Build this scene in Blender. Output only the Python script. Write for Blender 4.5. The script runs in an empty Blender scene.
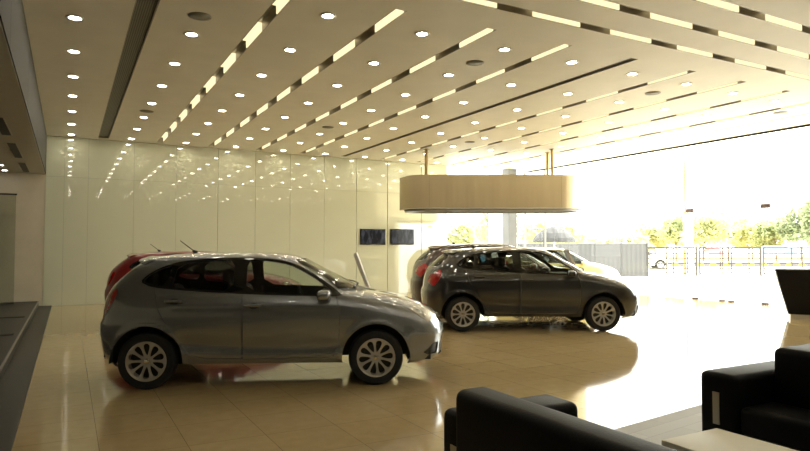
import bpy, bmesh, math, random
from mathutils import Vector, Matrix
from mathutils.geometry import delaunay_2d_cdt
PI = math.pi
sc = bpy.context.scene
col = sc.collection
random.seed(7)

# ------------------------------------------------------------------ materials
def new_mat(name):
    m = bpy.data.materials.new(name); m.use_nodes = True
    nt = m.node_tree; nt.nodes.clear()
    out = nt.nodes.new('ShaderNodeOutputMaterial')
    return m, nt, out

def pbr(name, color, rough=.5, metal=0., coat=0., coat_rough=.03, spec=.5, noise=0., nscale=6., emit=None, estr=0., bump=0., bscale=80.):
    m, nt, out = new_mat(name)
    b = nt.nodes.new('ShaderNodeBsdfPrincipled')
    b.inputs['Base Color'].default_value = (*color, 1)
    b.inputs['Roughness'].default_value = rough
    b.inputs['Metallic'].default_value = metal
    b.inputs['Coat Weight'].default_value = coat
    b.inputs['Coat Roughness'].default_value = coat_rough; b.inputs['Coat IOR'].default_value = 1.7
    b.inputs['Specular IOR Level'].default_value = spec
    if noise > 0 or bump > 0:
        tc = nt.nodes.new('ShaderNodeTexCoord')
    if noise > 0:
        n = nt.nodes.new('ShaderNodeTexNoise'); n.inputs['Scale'].default_value = nscale; n.inputs['Detail'].default_value = 4
        nt.links.new(tc.outputs['Object'], n.inputs['Vector'])
        r = nt.nodes.new('ShaderNodeValToRGB')
        r.color_ramp.elements[0].position = .3; r.color_ramp.elements[1].position = .7
        r.color_ramp.elements[0].color = (*[c * (1 - noise) for c in color], 1)
        r.color_ramp.elements[1].color = (*[min(1, c * (1 + noise)) for c in color], 1)
        nt.links.new(n.outputs['Fac'], r.inputs['Fac'])
        nt.links.new(r.outputs['Color'], b.inputs['Base Color'])
    if bump > 0:
        n2 = nt.nodes.new('ShaderNodeTexNoise'); n2.inputs['Scale'].default_value = bscale
        nt.links.new(tc.outputs['Object'], n2.inputs['Vector'])
        bp = nt.nodes.new('ShaderNodeBump'); bp.inputs['Strength'].default_value = bump; bp.inputs['Distance'].default_value = .01
        nt.links.new(n2.outputs['Fac'], bp.inputs['Height'])
        nt.links.new(bp.outputs['Normal'], b.inputs['Normal'])
    if emit:
        b.inputs['Emission Color'].default_value = (*emit, 1)
        b.inputs['Emission Strength'].default_value = estr
    nt.links.new(b.outputs['BSDF'], out.inputs['Surface'])
    return m

def lamp_mat(name, color, strength):
    m, nt, out = new_mat(name)
    e = nt.nodes.new('ShaderNodeEmission')
    e.inputs['Color'].default_value = (*color, 1); e.inputs['Strength'].default_value = strength
    nt.links.new(e.outputs['Emission'], out.inputs['Surface'])
    return m

def glass_mat(name, tint, f0=.04):
    m, nt, out = new_mat(name)
    t = nt.nodes.new('ShaderNodeBsdfTransparent'); t.inputs['Color'].default_value = (*tint, 1)
    g = nt.nodes.new('ShaderNodeBsdfGlossy'); g.inputs['Roughness'].default_value = 0.0
    lw = nt.nodes.new('ShaderNodeLayerWeight'); lw.inputs['Blend'].default_value = .5
    p = nt.nodes.new('ShaderNodeMath'); p.operation = 'POWER'; p.inputs[1].default_value = 5
    ma = nt.nodes.new('ShaderNodeMath'); ma.operation = 'MULTIPLY_ADD'; ma.inputs[1].default_value = 1 - f0; ma.inputs[2].default_value = f0
    mx = nt.nodes.new('ShaderNodeMixShader')
    nt.links.new(lw.outputs['Facing'], p.inputs[0]); nt.links.new(p.outputs[0], ma.inputs[0])
    nt.links.new(ma.outputs[0], mx.inputs['Fac'])
    nt.links.new(t.outputs[0], mx.inputs[1]); nt.links.new(g.outputs[0], mx.inputs[2])
    nt.links.new(mx.outputs[0], out.inputs['Surface'])
    return m

def floor_mat():
    m, nt, out = new_mat('polished_cream_tile')
    b = nt.nodes.new('ShaderNodeBsdfPrincipled')
    tc = nt.nodes.new('ShaderNodeTexCoord')
    mp = nt.nodes.new('ShaderNodeMapping'); mp.inputs['Location'].default_value = (-.235, -.2, 0)
    nt.links.new(tc.outputs['Object'], mp.inputs['Vector'])
    br = nt.nodes.new('ShaderNodeTexBrick')
    br.offset = 0; br.squash = 1
    br.inputs['Scale'].default_value = 1
    br.inputs['Brick Width'].default_value = .6; br.inputs['Row Height'].default_value = .6
    br.inputs['Mortar Size'].default_value = .0028; br.inputs['Mortar Smooth'].default_value = .1
    c1 = (.53, .40, .21)
    br.inputs['Color1'].default_value = (*c1, 1); br.inputs['Color2'].default_value = (.56, .43, .23, 1)
    br.inputs['Mortar'].default_value = (.30, .22, .125, 1)
    nt.links.new(mp.outputs[0], br.inputs['Vector'])
    n = nt.nodes.new('ShaderNodeTexNoise'); n.inputs['Scale'].default_value = 9; n.inputs['Detail'].default_value = 6
    nt.links.new(tc.outputs['Object'], n.inputs['Vector'])
    r = nt.nodes.new('ShaderNodeValToRGB')
    r.color_ramp.elements[0].position = .3; r.color_ramp.elements[0].color = (.9, .89, .87, 1)
    r.color_ramp.elements[1].position = .7; r.color_ramp.elements[1].color = (1, 1, 1, 1)
    nt.links.new(n.outputs['Fac'], r.inputs['Fac'])
    mx = nt.nodes.new('ShaderNodeMix'); mx.data_type = 'RGBA'; mx.blend_type = 'MULTIPLY'; mx.inputs[0].default_value = 1
    nt.links.new(br.outputs['Color'], mx.inputs[6]); nt.links.new(r.outputs['Color'], mx.inputs[7])
    nt.links.new(mx.outputs[2], b.inputs['Base Color'])
    b.inputs['Roughness'].default_value = .06
    b.inputs['IOR'].default_value = 1.55
    nt.links.new(b.outputs[0], out.inputs['Surface'])
    return m

def stripe_mat(name, c1, c2, axis, period, duty, rough=.5, metal=0., offset=0.):
    m, nt, out = new_mat(name)
    b = nt.nodes.new('ShaderNodeBsdfPrincipled'); b.inputs['Roughness'].default_value = rough; b.inputs['Metallic'].default_value = metal
    tc = nt.nodes.new('ShaderNodeTexCoord'); sp = nt.nodes.new('ShaderNodeSeparateXYZ')
    nt.links.new(tc.outputs['Object'], sp.inputs[0])
    d = nt.nodes.new('ShaderNodeMath'); d.operation = 'MULTIPLY_ADD'; d.inputs[1].default_value = 1 / period; d.inputs[2].default_value = 100.0 + offset
    f = nt.nodes.new('ShaderNodeMath'); f.operation = 'FRACT'
    l = nt.nodes.new('ShaderNodeMath'); l.operation = 'LESS_THAN'; l.inputs[1].default_value = duty
    mx = nt.nodes.new('ShaderNodeMix'); mx.data_type = 'RGBA'
    nt.links.new(sp.outputs[axis], d.inputs[0]); nt.links.new(d.outputs[0], f.inputs[0]); nt.links.new(f.outputs[0], l.inputs[0])
    nt.links.new(l.outputs[0], mx.inputs[0]); mx.inputs[6].default_value = (*c1, 1); mx.inputs[7].default_value = (*c2, 1)
    nt.links.new(mx.outputs[2], b.inputs['Base Color']); nt.links.new(b.outputs[0], out.inputs['Surface'])
    return m

def brushed_mat():
    m, nt, out = new_mat('brushed_champagne_metal')
    b = nt.nodes.new('ShaderNodeBsdfPrincipled')
    b.inputs['Base Color'].default_value = (.52, .43, .28, 1); b.inputs['Metallic'].default_value = .9
    b.inputs['Roughness'].default_value = .42
    tc = nt.nodes.new('ShaderNodeTexCoord'); mp = nt.nodes.new('ShaderNodeMapping'); mp.inputs['Scale'].default_value = (1.5, 1.5, .15)
    n = nt.nodes.new('ShaderNodeTexNoise'); n.inputs['Scale'].default_value = 1.3; n.inputs['Detail'].default_value = 2
    bp = nt.nodes.new('ShaderNodeBump'); bp.inputs['Strength'].default_value = .35; bp.inputs['Distance'].default_value = .12
    nt.links.new(tc.outputs['Object'], mp.inputs[0]); nt.links.new(mp.outputs[0], n.inputs['Vector'])
    nt.links.new(n.outputs['Fac'], bp.inputs['Height']); nt.links.new(bp.outputs[0], b.inputs['Normal'])
    nt.links.new(b.outputs[0], out.inputs['Surface'])
    return m

def screen_mat(name, seed):
    m, nt, out = new_mat(name)
    b = nt.nodes.new('ShaderNodeBsdfPrincipled'); b.inputs['Roughness'].default_value = .12; b.inputs['Specular IOR Level'].default_value = .2
    b.inputs['Base Color'].default_value = (.01, .011, .014, 1)
    tc = nt.nodes.new('ShaderNodeTexCoord'); mp = nt.nodes.new('ShaderNodeMapping')
    mp.inputs['Location'].default_value = (seed, seed * .7, 0); mp.inputs['Scale'].default_value = (6, 1, 2.2)
    n = nt.nodes.new('ShaderNodeTexNoise'); n.inputs['Scale'].default_value = 1.6; n.inputs['Detail'].default_value = 3
    r = nt.nodes.new('ShaderNodeValToRGB')
    r.color_ramp.elements[0].position = .46; r.color_ramp.elements[0].color = (.006, .007, .010, 1)
    r.color_ramp.elements[1].position = .72; r.color_ramp.elements[1].color = (.16, .16, .19, 1)
    nt.links.new(tc.outputs['Object'], mp.inputs[0]); nt.links.new(mp.outputs[0], n.inputs['Vector'])
    nt.links.new(n.outputs['Fac'], r.inputs['Fac'])
    nt.links.new(r.outputs['Color'], b.inputs['Emission Color']); b.inputs['Emission Strength'].default_value = .3
    nt.links.new(b.outputs[0], out.inputs['Surface'])
    return m

M = {}
M['floor'] = floor_mat()
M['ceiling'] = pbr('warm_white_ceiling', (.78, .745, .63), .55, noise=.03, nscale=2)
M['panel'] = pbr('gloss_white_wall_panel', (.62, .625, .47), .015, spec=.6, coat=.8, coat_rough=.0, noise=.015, nscale=1.2)
M['joint'] = pbr('panel_joint', (.36, .355, .27), .6)
M['beige'] = pbr('matte_beige_wall', (.55, .49, .37), .7, noise=.04, nscale=3)
M['taupe'] = pbr('taupe_wall', (.26, .25, .21), .7, noise=.04, nscale=3)
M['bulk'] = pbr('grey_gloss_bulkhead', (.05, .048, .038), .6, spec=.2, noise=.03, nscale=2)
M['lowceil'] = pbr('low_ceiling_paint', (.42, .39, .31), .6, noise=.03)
M['platform'] = pbr('charcoal_platform_tile', (.02, .019, .016), .4, noise=.12, nscale=7)
M['platform_edge'] = pbr('platform_metal_edge', (.30, .28, .23), .35, metal=.3)
M['dark'] = pbr('dark_recess', (.02, .02, .018), .6)
M['trough'] = pbr('polished_trough_metal', (.36, .33, .26), .3, metal=.5)
M['black_trim'] = pbr('black_trim_plastic', (.012, .012, .012), .35)
M['gloss_black'] = pbr('gloss_black_trim', (.008, .008, .008), .06)
M['interior'] = pbr('charcoal_car_interior', (.018, .018, .018), .7)
M['seat'] = pbr('dark_seat_fabric', (.025, .025, .027), .85, noise=.2, nscale=30)
M['tyre'] = pbr('tyre_rubber', (.012, .012, .012), .75, bump=.1)
M['rim'] = pbr('silver_wheel_paint', (.52, .51, .48), .3, metal=.55, coat=.5)
M['disc'] = pbr('brake_disc_dark', (.05, .05, .05), .45, metal=.6)
M['chrome'] = pbr('chrome', (.75, .74, .72), .08, metal=1.)
M['taillight'] = pbr('red_lamp_lens', (.42, .012, .012), .08, coat=1., noise=.35, nscale=14)
M['headlight'] = pbr('headlamp_lens', (.40, .40, .38), .12, metal=.7, coat=1., noise=.35, nscale=12)
M['car_glass_front'] = glass_mat('car_glass_clear', (.72, .76, .72), .045)
M['car_glass_rear'] = glass_mat('car_glass_tinted', (.36, .37, .36), .045)
M['windshield'] = glass_mat('windshield_glass', (.60, .64, .60), .05)
M['glass'] = glass_mat('architectural_glass', (.975, .985, .98), .008)
M['tinted'] = glass_mat('tinted_window_glass', (.62, .64, .64), .04)
M['frost'] = glass_mat('smoked_partition_glass', (.84, .86, .82), .05)
M['leather'] = pbr('black_leather', (.0022, .0022, .0022), .55, bump=.12, bscale=90, spec=.14)
M['plate'] = pbr('brushed_steel_plate', (.36, .34, .29), .35, metal=.8)
M['table'] = pbr('cream_laminate', (.62, .58, .46), .55, noise=.03)
M['rug'] = pbr('grey_plank_carpet', (.25, .24, .22), .6)
nt_ = M['rug'].node_tree; b_ = [n for n in nt_.nodes if n.type == 'BSDF_PRINCIPLED'][0]
tc_ = nt_.nodes.new('ShaderNodeTexCoord'); br_ = nt_.nodes.new('ShaderNodeTexBrick'); br_.inputs['Scale'].default_value = 1
br_.inputs['Brick Width'].default_value = .9; br_.inputs['Row Height'].default_value = .15; br_.inputs['Mortar Size'].default_value = .002
br_.inputs['Color1'].default_value = (.40, .39, .36, 1); br_.inputs['Color2'].default_value = (.48, .47, .435, 1); br_.inputs['Mortar'].default_value = (.28, .27, .25, 1)
nt_.links.new(tc_.outputs['Object'], br_.inputs['Vector']); nt_.links.new(br_.outputs['Color'], b_.inputs['Base Color'])
M['desk'] = pbr('matte_black_desk', (.005, .005, .006), .5, spec=.2)
M['desk_top'] = pbr('pale_desk_top', (.60, .56, .46), .3)
M['drum'] = brushed_mat()
M['rod'] = pbr('brass_rod', (.45, .33, .14), .3, metal=.7)
M['lamp'] = lamp_mat('downlight_lens', (1., .925, .75), 56)
M['lamp_dim'] = lamp_mat('low_downlight_lens', (1., .93, .85), 20)
M['tube'] = lamp_mat('trough_light_panel', (1., .82, .47), .85)
M['ring'] = pbr('downlight_trim_ring', (.75, .72, .65), .35)
M['speaker'] = pbr('speaker_mesh', (.22, .21, .17), .6, metal=.3)
M['grille'] = stripe_mat('air_grille_slats', (.16, .155, .125), (.055, .05, .04), 0, .028, .5, .5)
M['grille_frame'] = pbr('air_grille_frame', (.30, .28, .22), .5)
M['steel'] = pbr('grey_steel', (.22, .22, .22), .4, metal=.4)
M['column'] = pbr('grey_column_cladding', (.13, .135, .145), .5)
M['white_paint'] = pbr('white_exterior_paint', (.82, .81, .78), .6)
M['patch'] = pbr('patch_fitting_steel', (.16, .13, .15), .35, metal=.3)
M['concrete'] = pbr('pale_concrete', (.72, .69, .62), .8, noise=.05, nscale=.6)
M['earth'] = pbr('dry_earth', (.52, .40, .20), .9, noise=.15, nscale=.3)
M['kerb'] = stripe_mat('black_yellow_kerb', (.72, .50, .03), (.12, .11, .11), 0, 1.1, .5, .7)
M['rail'] = pbr('painted_railing', (.03, .024, .018), .5)
M['sheet'] = stripe_mat('grey_sheet_fence', (.06, .06, .063), (.075, .075, .078), 0, .25, .5, .6)
M['leaf'] = pbr('leaf_green', (.36, .40, .21), .6, noise=.25, nscale=.8)
M['leaf2'] = pbr('leaf_yellow_green', (.52, .53, .29), .6, noise=.25, nscale=.8)
M['leaf3'] = pbr('leaf_dark_green', (.26, .30, .17), .6, noise=.25, nscale=.8)
for k_ in ('leaf', 'leaf2', 'leaf3'):
    nt_ = M[k_].node_tree; b_ = [n for n in nt_.nodes if n.type == 'BSDF_PRINCIPLED'][0]; o_ = [n for n in nt_.nodes if n.type == 'OUTPUT_MATERIAL'][0]
    tr_ = nt_.nodes.new('ShaderNodeBsdfTranslucent'); mx_ = nt_.nodes.new('ShaderNodeMixShader'); mx_.inputs[0].default_value = .45
    nt_.links.new(b_.inputs['Base Color'].links[0].from_socket, tr_.inputs['Color'])
    nt_.links.new(b_.outputs[0], mx_.inputs[1]); nt_.links.new(tr_.outputs[0], mx_.inputs[2]); nt_.links.new(mx_.outputs[0], o_.inputs['Surface'])
M['bark'] = pbr('bark', (.20, .14, .08), .9, noise=.2)
M['canopy'] = stripe_mat('grey_parasol_fabric', (.035, .035, .038), (.055, .055, .06), 0, .4, .5, .8)
M['orange'] = pbr('orange_post_paint', (.62, .20, .03), .6)
M['blue'] = pbr('pale_blue_tarp', (.25, .5, .75), .7)
M['pink'] = pbr('pink_cloth', (.75, .3, .38), .8)
M['board'] = pbr('pale_display_board', (.72, .68, .60), .4)
M['board_edge'] = pbr('display_board_edge', (.42, .38, .32), .4)
def paint(name, c, metal=.0, rough=.4):
    return pbr(name, c, rough, metal=metal, coat=1., coat_rough=.02)
PAINT = {
 'silver': paint('silver_grey_car_paint', (.26, .28, .305), .75, .27),
 'dark': paint('dark_grey_car_paint', (.0045, .005, .006), .1, .3),
 'red': paint('bright_red_car_paint', (.19, .004, .006), .1, .3),
 'maroon': paint('maroon_car_paint', (.025, .005, .004), .2, .3),
 'yellow': paint('yellow_car_paint', (.85, .77, .36), .0, .4),
 'blue': paint('light_blue_car_paint', (.08, .35, .60), .1, .4),
 'white': paint('white_car_paint', (.80, .80, .78), .0, .4),
}

# ------------------------------------------------------------------ helpers
def tag(o, label=None, cat=None, group=None, kind=None):
    if label: o['label'] = label
    if cat: o['category'] = cat
    if group: o['group'] = group
    if kind: o['kind'] = kind
    return o
def empty(name, loc=(0, 0, 0), rz=0., label=None, cat=None, group=None):
    o = bpy.data.objects.new(name, None); col.objects.link(o)
    o.location = loc; o.rotation_euler = (0, 0, rz); o.empty_display_size = .1
    return tag(o, label, cat, group)
def link(name, me, parent=None, loc=None):
    o = bpy.data.objects.new(name, me); col.objects.link(o)
    if parent is not None: o.parent = parent
    if loc is not None: o.location = loc
    return o
class MB:
    """collects shapes into one mesh"""
    def __init__(s): s.v = []; s.f = []; s.m = []
    def add(s, vs, fs, mi=0):
        k = len(s.v); s.v += [tuple(v) for v in vs]; s.f += [tuple(i + k for i in f) for f in fs]; s.m += [mi] * len(fs); return s
    def box(s, x0, x1, y0, y1, z0, z1, mi=0, mat=None):
        vs = [Vector(p) for p in ((x0, y0, z0), (x1, y0, z0), (x1, y1, z0), (x0, y1, z0), (x0, y0, z1), (x1, y0, z1), (x1, y1, z1), (x0, y1, z1))]
        if mat is not None: vs = [mat @ v for v in vs]
        return s.add(vs, [(0, 3, 2, 1), (4, 5, 6, 7), (0, 1, 5, 4), (1, 2, 6, 5), (2, 3, 7, 6), (3, 0, 4, 7)], mi)
    def tube(s, p, q, r, n=10, r2=None, mi=0, caps=True):
        p = Vector(p); q = Vector(q); d = (q - p).normalized(); r2 = r if r2 is None else r2
        a = d.orthogonal().normalized(); b = d.cross(a)
        vs = []
        for c, rr in ((p, r), (q, r2)):
            for i in range(n):
                t = 2 * PI * i / n; vs.append(c + (a * math.cos(t) + b * math.sin(t)) * rr)
        fs = [(i, (i + 1) % n, n + (i + 1) % n, n + i) for i in range(n)]
        if caps: fs += [tuple(range(n - 1, -1, -1)), tuple(range(n, 2 * n))]
        return s.add(vs, fs, mi)
    def lathe(s, prof, n=32, axis='z', loc=(0, 0, 0), mi=0):
        vs = []; k = len(prof)
        for i in range(n):
            t = 2 * PI * i / n; c = math.cos(t); d = math.sin(t)
            for r, h in prof:
                p = (r * c, r * d, h) if axis == 'z' else (r * c, h, r * d)
                vs.append((p[0] + loc[0], p[1] + loc[1], p[2] + loc[2]))
        fs = []
        for i in range(n):
            j = (i + 1) % n
            for a in range(k - 1):
                fs.append((i * k + a, j * k + a, j * k + a + 1, i * k + a + 1) if axis == 'z' else (i * k + a, i * k + a + 1, j * k + a + 1, j * k + a))
        return s.add(vs, fs, mi)
    def mesh(s, name, mats, smooth=False, fix=True, angle=None):
        me = bpy.data.meshes.new(name); me.from_pydata(s.v, [], s.f)
        if not isinstance(mats, (list, tuple)): mats = [mats]
        for m in mats: me.materials.append(m)
        me.polygons.foreach_set('material_index', s.m)
        if fix:
            bm = bmesh.new(); bm.from_mesh(me); bmesh.ops.recalc_face_normals(bm, faces=bm.faces); bm.to_mesh(me); bm.free()
        me.polygons.foreach_set('use_smooth', [bool(smooth)] * len(me.polygons))
        if angle: me.set_sharp_from_angle(angle=angle)
        me.update(); return me
    def build(s, name, mats, parent=None, smooth=False, loc=None, angle=None, fix=True):
        return link(name, s.mesh(name, mats, smooth, fix, angle), parent, loc)
def rbox(name, x0, x1, y0, y1, z0, z1, r, mat, parent=None, seg=3, fn=None):
    bm = bmesh.new(); bmesh.ops.create_cube(bm, size=1)
    for v in bm.verts:
        v.co = Vector(((x0 + x1) / 2 + v.co.x * (x1 - x0), (y0 + y1) / 2 + v.co.y * (y1 - y0), (z0 + z1) / 2 + v.co.z * (z1 - z0)))
    bmesh.ops.bevel(bm, geom=list(bm.edges), offset=r, segments=seg, profile=.5, affect='EDGES')
    if fn:
        for v in bm.verts: v.co = fn(v.co)
    me = bpy.data.meshes.new(name); bm.to_mesh(me); bm.free()
    me.materials.append(mat)
    me.polygons.foreach_set('use_smooth', [True] * len(me.polygons)); me.set_sharp_from_angle(angle=.7)
    return link(name, me, parent)
def copy_tree(o, parent=None):
    c = o.copy(); col.objects.link(c)
    if parent is not None: c.parent = parent
    for ch in list(o.children): copy_tree(ch, c)
    return c
ORD = ['zeroth', 'first', 'second', 'third', 'fourth', 'fifth', 'sixth', 'seventh', 'eighth', 'ninth', 'tenth', 'eleventh', 'twelfth']

# ------------------------------------------------------------------ camera
H = 1.5
cam_d = bpy.data.cameras.new('camera'); cam = bpy.data.objects.new('camera', cam_d); col.objects.link(cam)
cam_d.sensor_width = 36; cam_d.sensor_fit = 'HORIZONTAL'; cam_d.lens = 621 / 810 * 36
cam.location = (0, 0, H)
cam.rotation_euler = (PI / 2 + math.atan(23.5 / 621), 0, -math.radians(28.5))
cam_d.clip_end = 1000
sc.camera = cam
YAW = math.radians(28.5)
def at(px, depth, z=0.):
    """ground point under picture column px at the given distance along the view"""
    l = (px - 405) / 621 * depth
    return Vector((l * math.cos(YAW) + depth * math.sin(YAW), -l * math.sin(YAW) + depth * math.cos(YAW), z))

# ------------------------------------------------------------------ the room
CZ = 4.5            # main ceiling height
YB = 18.87          # back wall
XG = 16.5           # glass front
def struct(o): o['kind'] = 'structure'; return o
struct(MB().box(-6, XG, -5, YB, -.2, 0).build('floor', M['floor']))
struct(MB().box(XG, 260, -200, 260, -.25, -.02).box(-60, XG, YB, 260, -.25, -.02).build('ground', M['concrete']))

SLOT_X = [2.23, 3.63, 5.03, 6.41, 9.2, 10.58, 11.95, 13.32]
GRILLE = [(.80, .26), (7.80, .16)]
SW = .17            # trough width
Y0, Y1 = 6.78, 18.55
CROSS_Y = [6.10, 5.42, 4.75]
XE = 15.6
def slab(*b): struct(MB().box(*b).build('ceiling', M['ceiling']))
xs = -.55
cuts = sorted([(x - SW / 2, x + SW / 2) for x in SLOT_X] + [(x - w / 2, x + w / 2) for x, w in GRILLE])
for a, b in cuts + [(XE, XE)]:
    slab(xs, a, Y0, Y1, CZ, CZ + .2); xs = b
slab(-.55, XE, Y1, YB, CZ, CZ + .2)
ys = Y0
for y in CROSS_Y:
    slab(-.55, XE, y + SW / 2, ys, CZ, CZ + .2)
    slab(-.55, 3.7, y - SW / 2, y + SW / 2, CZ, CZ + .2); ys = y - SW / 2
slab(-.55, XE, -5, ys, CZ, CZ + .2)
slab(-.55, XG + .1, -5, YB, 5.0, 5.2)
struct(MB().box(XE, XE + .05, -5, YB, CZ - .05, CZ + .22).build('trim_1', M['dark']))
struct(MB().box(14.36, 14.40, -5, YB, CZ - .006, CZ - .0005).build('trim_2', M['grille_frame']))
# lower ceiling on the left with its upright face
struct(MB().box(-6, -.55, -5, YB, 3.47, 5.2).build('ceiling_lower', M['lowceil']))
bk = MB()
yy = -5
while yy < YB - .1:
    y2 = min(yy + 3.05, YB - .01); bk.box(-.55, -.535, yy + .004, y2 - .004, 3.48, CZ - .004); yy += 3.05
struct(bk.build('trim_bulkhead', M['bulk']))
# back wall: gloss panels over a joint-coloured backing
JX = [-.55, -.11, .46, 1.6, 2.72, 3.9, 5.02, 6.12, 7.26, 8.39, 9.55, 10.88, 11.97]
struct(MB().box(-.55, 11.97, YB, YB + .3, 0, 5.2).build('wall_back', M['joint']))
pb = MB()
for a, b in zip(JX[:-1], JX[1:]):
    g = .012 if a > 8 or b > 8.5 else .004
    for z0, z1 in ((.0, 3.42), (3.42, CZ)):
        pb.box(a + g, b - g, YB - .03, YB, z0 + .003, z1 - .004)
struct(pb.build('wall_back_panels', M['panel']))
struct(MB().box(-6, -.55, YB - .02, YB + .3, 0, 3.47).build('wall_back_left', M['beige']))
struct(MB().box(-6.3, -6, -5, YB, 0, 5.2).build('wall_left', M['beige']))
struct(MB().box(XG, XG + .3, -5, 6.0, 0, 5.2).build('wall_right', M['beige']))
struct(MB().box(-6, XG, -5.3, -5, 0, 5.2).build('wall_front', M['taupe']))
# platform of two steps along the left
struct(MB().box(-6, -.34, -5, YB - .02, 0, .015).build('floor_step', M['platform']))
struct(MB().box(-6, -.64, -5, YB - .02, .015, .14).build('floor_platform', M['platform']))
struct(MB().box(-.66, -.634, -5, YB - .03, .122, .146).build('trim_step', M['platform_edge']))
# glazed back bay and glazed front
w1 = MB().box(12.0, XG, YB + .10, YB + .112, .05, 5.0).build('window_1', M['glass']); struct(w1)
fr = MB().box(11.97, XG, YB + .07, YB + .15, 0, .05)
fr.box(11.97, XG, YB + .06, YB + .16, 4.66, 5.0)
for x in (15.62,): fr.box(x - .03, x + .03, YB + .07, YB + .15, .05, 4.66)
fr.build('window_frame', M['steel'], w1)
struct(MB().box(14.42, 14.80, YB - .42, YB - .04, 0, 5.0).build('column', M['column']))
w2 = MB().box(XG, XG + .012, 6.0, 10.0, .04, 5.0).box(XG, XG + .012, 12.36, YB, .04, 5.0).box(XG, XG + .012, 10.0, 12.36, 2.7, 5.0).build('window_2', M['glass']); struct(w2)
MB().box(XG - .02, XG + .03, 6.0, 6.05, 0, 5.0).box(XG - .02, XG + .03, 18.80, YB, 0.04, 5.0).build('window_frame', M['steel'], w2)
def sp(y, z):
    s = MB()
    for dy, dz in ((.07, .07), (-.07, .07), (.07, -.07), (-.07, -.07)):
        s.tube((XG - .05, y, z), (XG - .02, y + dy, z + dz), .008, 6); s.lathe([(0, -.01), (.018, -.01), (.018, .0), (0, .0)], 10, 'z', (XG - .012, y + dy, z + dz))
    return s
for y, z in ((14.35, 3.45), (12.36, 3.75), (10.0, 4.0)):
    sp(y, z).build('glass_fitting', M['steel'], w2)
for k, (ya, yb, hinge) in enumerate(((11.22, 12.34, 12.35), (10.02, 11.20, 10.03))):
    d = struct(MB().box(XG - .006, XG + .006, ya, yb, .03, 2.66).build('door_%d' % (k + 1), M['glass']))
    s = 1 if k == 0 else -1
    MB().box(XG - .03, XG + .03, hinge - .13, hinge + .13, 2.60, 2.72).build('patch_fitting', M['patch'], d)
    MB().box(XG - .03, XG + .03, hinge - .13 - .1 * s, hinge + .07 - .1 * s, .002, .06).build('floor_fitting', M['patch'], d)
    ye = ya if k == 0 else yb
    MB().box(XG - .03, XG + .03, ye + .04 * s, ye + .22 * s, .002, .05).build('lock_fitting', M['patch'], d)
    MB().tube((XG - .07, ye + .12 * s, .9), (XG - .07, ye + .12 * s, 1.5), .014).build('door_handle', M['patch'], d)

# ------------------------------------------------------------------ ceiling lights
dl = empty('downlight', (0, 0, 0))
MB().lathe([(.069, 0), (.108, -.001), (.112, -.008), (.105, -.012), (.072, -.009), (.069, 0)], 24).build('trim_ring', M['ring'], dl, smooth=True)
MB().lathe([(0, -.006), (.07, -.006), (.07, -.001), (0, -.001)], 20).build('lens', M['lamp'], dl)
DX = [.03, 1.47, 2.89, 4.29, 5.72, 7.07, 8.45, 9.84, 11.2, 12.55, 13.9]
first = True
for i, x in enumerate(DX):
    for k in range(8):
        if i == 0 and k == 0: continue
        y = 7.40 + 1.557 * k
        if i == 0: y += .08
        o = dl if first else copy_tree(dl); first = False
        o.location = (x, y, CZ)
        tag(o, 'round recessed downlight, %s from back wall in the %s row counted from the left' % (ORD[8 - k], ORD[i + 1]), 'ceiling light', 'round downlights in the ceiling')
for i, x in enumerate(DX):
    for k in range(4):
        o = copy_tree(dl); o.location = (x, 2.73 - 1.557 * k, CZ)
        tag(o, 'round recessed downlight in the %s row from left, %s one on camera side of cross-troughs' % (ORD[i + 1], ORD[k + 1]), 'ceiling light', 'round downlights in the ceiling')
for k, (y, w) in enumerate(((17.25, 'farther'), (18.35, 'nearer'))):
    o = empty('low_downlight', (-1.42, y, 3.47))
    MB().lathe([(.06, 0), (.085, -.001), (.085, -.01), (.06, -.01)], 20).build('trim_ring', M['ring'], o, smooth=True)
    MB().lathe([(0, -.006), (.065, -.006), (.065, -.001), (0, -.001)], 20).build('lens', M['lamp_dim'], o)
    tag(o, 'small downlight in the low left ceiling, %s the beige wall' % ('farther from' if k == 0 else 'closest to'), 'ceiling light', 'downlights in the low ceiling')

def trough(axis, c, a0, a1, lits, label, group):
    """recessed channel with glowing panels between dark metal stretches"""
    o = empty('ceiling_light_trough', (c, a0, CZ) if axis == 'y' else (a0, c, CZ))
    tag(o, label, 'ceiling light', group)
    def bx(s, u0, u1, v0, v1, z0, z1):
        return s.box(u0, u1, v0, v1, z0, z1) if axis == 'y' else s.box(v0, v1, u0, u1, z0, z1)
    h = SW / 2 - .003; a0 += .003; a1 -= .003; L = a1 - a0; D = .14
    s = MB(); bx(s, -h, h, 0, L, D, D + .01)
    bx(s, -h, -h + .006, 0, L, -.002, D); bx(s, h - .006, h, 0, L, -.002, D)
    bx(s, -h + .006, h - .006, 0, .006, 0, D); bx(s, -h + .006, h - .006, L - .006, L, 0, D)
    s.build('channel', M['trough'], o)
    for l0, l1 in lits:
        l0 = max(l0, a0 + .01); l1 = min(l1, a1 - .01)
        if l1 - l0 < .1: continue
        s = MB(); bx(s, h - .02, h - .008, l0 - a0, l1 - a0, .006, .125); bx(s, -h + (.07 if axis == 'y' else .02), h - .02, l0 - a0, l1 - a0, .113, .125)
        s.build('light_panel', M['tube'], o)
    return o
for i, x in enumerate(SLOT_X):
    ph = 7.27 if i < 4 else 7.36
    lits = [(ph + 1.53 * k - .41, ph + 1.53 * k + .41) for k in range(8)]
    side = 'leftmost' if i == 0 else 'rightmost' if i == 7 else '%s from the left' % ORD[i + 1]
    trough('y', x, Y0, Y1, lits, 'long dashed light trough running to the back wall, %s' % side, 'light troughs running to the back wall')
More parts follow.
